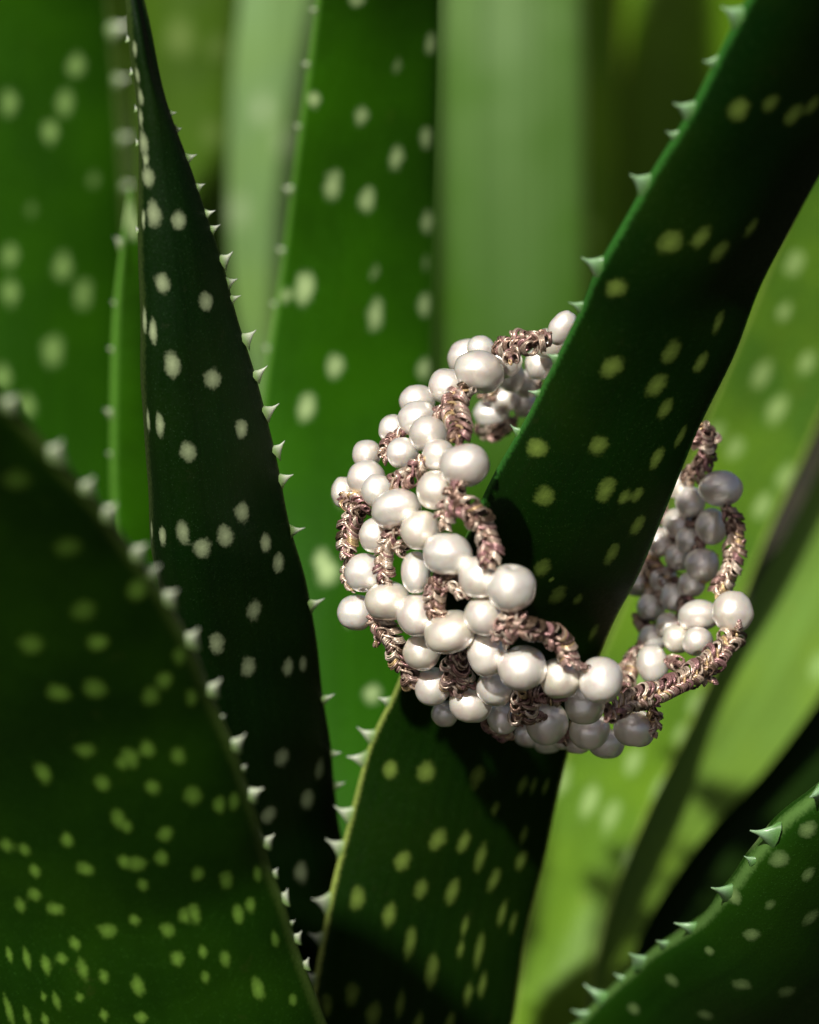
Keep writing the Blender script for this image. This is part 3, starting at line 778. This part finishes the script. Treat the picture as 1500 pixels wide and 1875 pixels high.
def pearl_mesh(seed):
    r = np.random.default_rng(seed)
    nu, nv = 36, 22
    ph = r.uniform(0, 6.28, 8)
    vs = []
    for i in range(nv + 1):
        th = math.pi * i / nv
        for k in range(nu):
            a = 2 * math.pi * k / nu
            d = np.array([math.sin(th) * math.cos(a), math.cos(th), math.sin(th) * math.sin(a)])
            rr = 1 + 0.030 * math.sin(2.1 * d[0] + 1.7 * d[1] + ph[0]) + 0.022 * math.sin(3.7 * d[2] - 2.3 * d[0] + ph[1]) + 0.012 * math.sin(6 * d[1] + 3 * d[2] + ph[2]) + .006 * math.sin(11 * d[0] + 7 * d[1] + ph[3])
            rr += 0.012 * math.sin(9 * th + ph[4]) * math.sin(th) * (seed % 3 == 0)
            rr -= 0.16 * math.exp(-(min(th, math.pi - th) / 0.17) ** 2) + 0.05 * math.exp(-(min(th, math.pi - th) / 0.45) ** 2)
            vs.append(d * rr)
    fs = []
    for i in range(nv):
        for k in range(nu):
            k2 = (k + 1) % nu
            if i == 0:
                fs.append((0, nu + k2, nu + k))
            elif i == nv - 1:
                fs.append((i * nu + k, i * nu + k2, nv * nu))
            else:
                fs.append((i * nu + k, i * nu + k2, (i + 1) * nu + k2, (i + 1) * nu + k))
    return make_mesh('pearl', vs, fs, PEARL)


PM = [pearl_mesh(i) for i in range(12)]
pear = []
for (x, y, rx, ry, inner, tilt, dz) in PE:
    p = hit(x, y, bool(inner))
    d = norm(np.array([0, 0, CD]) - p)
    pear.append([p + d * dz, rx / PXCM * 1.07, ry / PXCM * 1.07, tilt, d])
# let touching pearls settle along the sight line instead of running into each other
for it in range(30):
    for i in range(len(pear)):
        for j in range(i + 1, len(pear)):
            a, b = pear[i], pear[j]
            v = a[0] - b[0]
            dist = np.linalg.norm(v)
            need = (a[1] + a[2] + b[1] + b[2]) / 2 * 0.9
            if dist < need:
                s = 1 if v @ a[4] > 0 else -1
                k = min(0.02, (need - dist) * .3)
                a[0] = a[0] + a[4] * s * k
                b[0] = b[0] - b[4] * s * k
VIS = [q[0] for q in pear]
# the far wall of the band that the leaf hides goes on in the same weave
fill_c = []
for row in range(5):
    for col in range(34):
        ang = math.radians(col * 360 / 34 + (row % 2) * 5.3)
        a = -WID / 2 + WID * row / 4
        p = RC + AX * (a + rng.normal(0, .02)) + (E1 * math.cos(ang) + E2 * math.sin(ang)) * (RAD + rng.normal(0, .02))
        if min(np.linalg.norm(p - q) for q in VIS) < 0.215:
            continue
        fill_c.append(p)


def build_pearl(p, rx, ry, tilt, jitter=12):
    ob = link(bpy.data.objects.new('pearl', PM[rng.integers(len(PM))]))
    ob.parent = ring
    q = Matrix(ROT.T.tolist()) @ Matrix.Rotation(math.radians(tilt), 3, 'Z')
    q = q @ Matrix.Rotation(math.radians(rng.normal(0, jitter)), 3, 'X') @ Matrix.Rotation(rng.uniform(0, 6.28), 3, 'Y')
    rz = (rx + ry) / 2
    loc = Vector(W(p) - W(RC))
    ob.matrix_local = Matrix.Translation(loc) @ q.to_4x4() @ Matrix.Diagonal(Vector((rx, ry, rx * .97, 1)))
    return ob


for p, rx, ry, tilt, d in pear:
    build_pearl(p, rx, ry, tilt)

PAL = np.array([(0.58, 0.45, 0.34), (0.42, 0.26, 0.22), (0.28, 0.18, 0.13), (0.74, 0.62, 0.49), (0.38, 0.21, 0.20), (0.12, 0.08, 0.05), (0.66, 0.48, 0.24), (0.54, 0.38, 0.32)])
PALW = np.array([.2, .16, .17, .13, .12, .08, .06, .08])


def tube(acc, pts, rad, col, ns=5, closed=False):
    pts = np.asarray(pts)
    n = len(pts)
    tg = norm(np.roll(pts, -1, 0) - np.roll(pts, 1, 0)) if closed else norm(np.gradient(pts, axis=0))
    ref = np.array([0.31, 0.52, 0.8])
    u = norm(np.cross(tg, ref))
    v = np.cross(tg, u)
    a = np.arange(ns) * 2 * math.pi / ns
    V = pts[:, None] + rad * (u[:, None] * np.cos(a)[None, :, None] + v[:, None] * np.sin(a)[None, :, None])
    b = acc['n']
    acc['v'].append(V.reshape(-1, 3))
    acc['c'].append(np.repeat(np.asarray(col)[None], n * ns, 0))
    idx = np.arange(n * ns).reshape(n, ns)
    nx = np.roll(idx, -1, 0) if closed else idx[1:]
    cu = idx if closed else idx[:-1]
    q = np.stack([cu, np.roll(cu, -1, 1), np.roll(nx, -1, 1), nx], -1).reshape(-1, 4) + b
    acc['f'].append(q)
    acc['n'] += n * ns


def knot_cord(path, outward, scale):
    """a bar of knotted cord: a core with two rows of slanting hitches, each hitch three threads wide"""
    r = rng
    path = np.asarray(path)
    seg = np.linalg.norm(np.diff(path, axis=0), axis=1)
    ln = seg.sum()
    n = max(8, int(ln / 0.012))
    cp = np.concatenate([[0], np.cumsum(seg)])
    # smooth resample
    a = np.vstack([2 * path[0] - path[1], path, 2 * path[-1] - path[-2]])
    S, O = [], []
    for s in np.linspace(0, ln, n):
        i = min(len(seg) - 1, max(0, np.searchsorted(cp, s, side='right') - 1))
        t = (s - cp[i]) / seg[i]
        p0, p1, p2, p3 = a[i:i + 4]
        S.append(0.5 * (2 * p1 + (p2 - p0) * t + (2 * p0 - 5 * p1 + 4 * p2 - p3) * t * t + (3 * p1 - p0 - 3 * p2 + p3) * t ** 3))
        O.append(outward[i] * (1 - t) + outward[i + 1] * t)
    S, O = np.array(S), norm(np.array(O))
    T = norm(np.gradient(S, axis=0))
    O = norm(O - T * np.sum(O * T, axis=1)[:, None])
    B = np.cross(T, O)
    acc = {'v': [], 'f': [], 'c': [], 'n': 0}
    tube(acc, S[1:-1], 0.026 * scale, (0.13, 0.075, 0.06), 6)
    pitch = 0.049
    k = max(2, int(ln / pitch))
    for i in range(k + 1):
        for side in ((-1, 1) if scale < 2 else (-1.35, 0, 1.35)):
            s = (i + (0.5 if side > 0 else 0)) / k * (n - 1)
            if s > n - 1:
                continue
            j = int(s)
            tip = min(1.0, 0.55 + 0.45 * min(i, k - i) / 1.5) * (1 + .12 * math.sin(i * 1.3 + side))
            sz = scale * tip
            c0 = S[j] + B[j] * (side * 0.031 * sz + r.normal(0, .004)) + O[j] * r.normal(.004, .006)
            slant = side * r.normal(0.62, 0.14)
            along = T[j] + B[j] * 0
            ax1 = norm(B[j] + T[j] * slant)
            ax2 = norm(O[j] + T[j] * r.normal(0, .15))
            ra, rb = 0.036 * sz * r.uniform(.88, 1.15), 0.042 * sz * r.uniform(.88, 1.2)
            base = PAL[r.choice(len(PAL), p=PALW)]
            for st in range(4):
                off = T[j] * (st - 1.5) * 0.0108 + O[j] * (0.006 if st in (1, 2) else 0)
                a2 = np.linspace(0, 2 * math.pi, 15)[:-1]
                wob = 1 + 0.04 * np.sin(a2 * 2 + r.uniform(0, 6))
                pts = c0 + off + np.outer(np.cos(a2) * ra * wob, ax1) + np.outer(np.sin(a2) * rb * wob, ax2)
                col = base * r.uniform(.7, 1.25) if r.random() < .78 else PAL[r.choice(len(PAL), p=PALW)]
                tube(acc, pts, 0.0064 * (0.75 + .25 * scale), np.clip(col, 0, 1), 4, True)
        # small picot loop that stands proud here and there
        if r.random() < 0.06:
            j = int(i / k * (n - 1))
            side = r.choice([-1, 1])
            a2 = np.linspace(0, 2 * math.pi, 13)[:-1]
            c0 = S[j] + B[j] * side * 0.056 * scale + O[j] * 0.015
            pts = c0 + np.outer(np.cos(a2) * .016, norm(T[j] + B[j] * .6)) + np.outer(np.sin(a2) * .016, O[j])
            tube(acc, pts, 0.009, PAL[r.choice(len(PAL), p=PALW)], 4, True)
    # two threads twisting over the crown of the bar
    for ph in (0, 3.1):
        w = np.linspace(0, ln / 0.12 * 2 * math.pi, n) + ph
        pts = S + O * (0.034 * scale + .008 * np.sin(w))[:, None] + B * (0.022 * scale * np.cos(w))[:, None]
        tube(acc, pts, 0.0095, PAL[r.choice(len(PAL), p=PALW)] * 1.1, 4)
    V = np.vstack(acc['v'])
    F = np.vstack(acc['f'])
    Cc = np.vstack(acc['c'])
    o = place('knotted_cord', W(V), F, CORD, ring, W(S[0]), cols=Cc)
    return o


for (path, inner, sc, dz) in CO:
    pts, outs = [], []
    for (x, y) in path:
        if inner == 2:      # lies on the near rim itself
            o = np.array([0, 0, CD])
            d = norm(P(x, y, 0) - o)
            t = ((RC + AX * (WID / 2) - o) @ AX) / (d @ AX)
            p = o + d * t
        else:
            p = hit(x, y, bool(inner))
        view = norm(np.array([0, 0, CD]) - p)
        p = p + view * dz
        v = p - RC
        out = norm(v - AX * (v @ AX))
        if inner == 1:
            out = -out
        pts.append(p)
        outs.append(view if inner == 2 else norm(out + view * 1.2))
    knot_cord(pts, outs, sc if inner == 2 else sc * 1.12)

# the stretch of band behind the leaf goes on in the same weave
for p in fill_c:
    ang, a, rr = cyl(p)
    qx, qy = PROJ(p)
    if qx > 1245 and qy < 850:
        continue
    if (-2 < ang < 76 and a > -0.4) or (38 < ang < 98 and a < -0.4) or (76 <= ang < 132 and -0.45 < a < 0.45):
        r0 = rng.uniform(.095, .12)
        build_pearl(p, r0 * 1.05, r0, rng.normal(0, 20))
for a0, a1, g0, g1 in ((8, 20, .62, .45), (24, 36, .45, .64), (40, 52, .64, .44), (56, 68, .44, .62), (30, 40, .1, -.1), (50, 60, -.1, .12), (62, 74, -.4, -.55),
                       (78, 96, -.1, -.32), (94, 112, -.34, -.12), (84, 100, .12, -.02), (104, 122, .02, .16), (112, 128, -.3, -.12), (86, 92, .3, .16), (100, 108, .36, .22)):
    pts, outs = [], []
    for t in np.linspace(0, 1, 4):
        an = math.radians(a0 + (a1 - a0) * t)
        o = E1 * math.cos(an) + E2 * math.sin(an)
        pts.append(RC + AX * (g0 + (g1 - g0) * t + .05 * math.sin(t * 3.1)) + o * (RAD + .03))
        outs.append(o)
    knot_cord(pts, outs, .9)
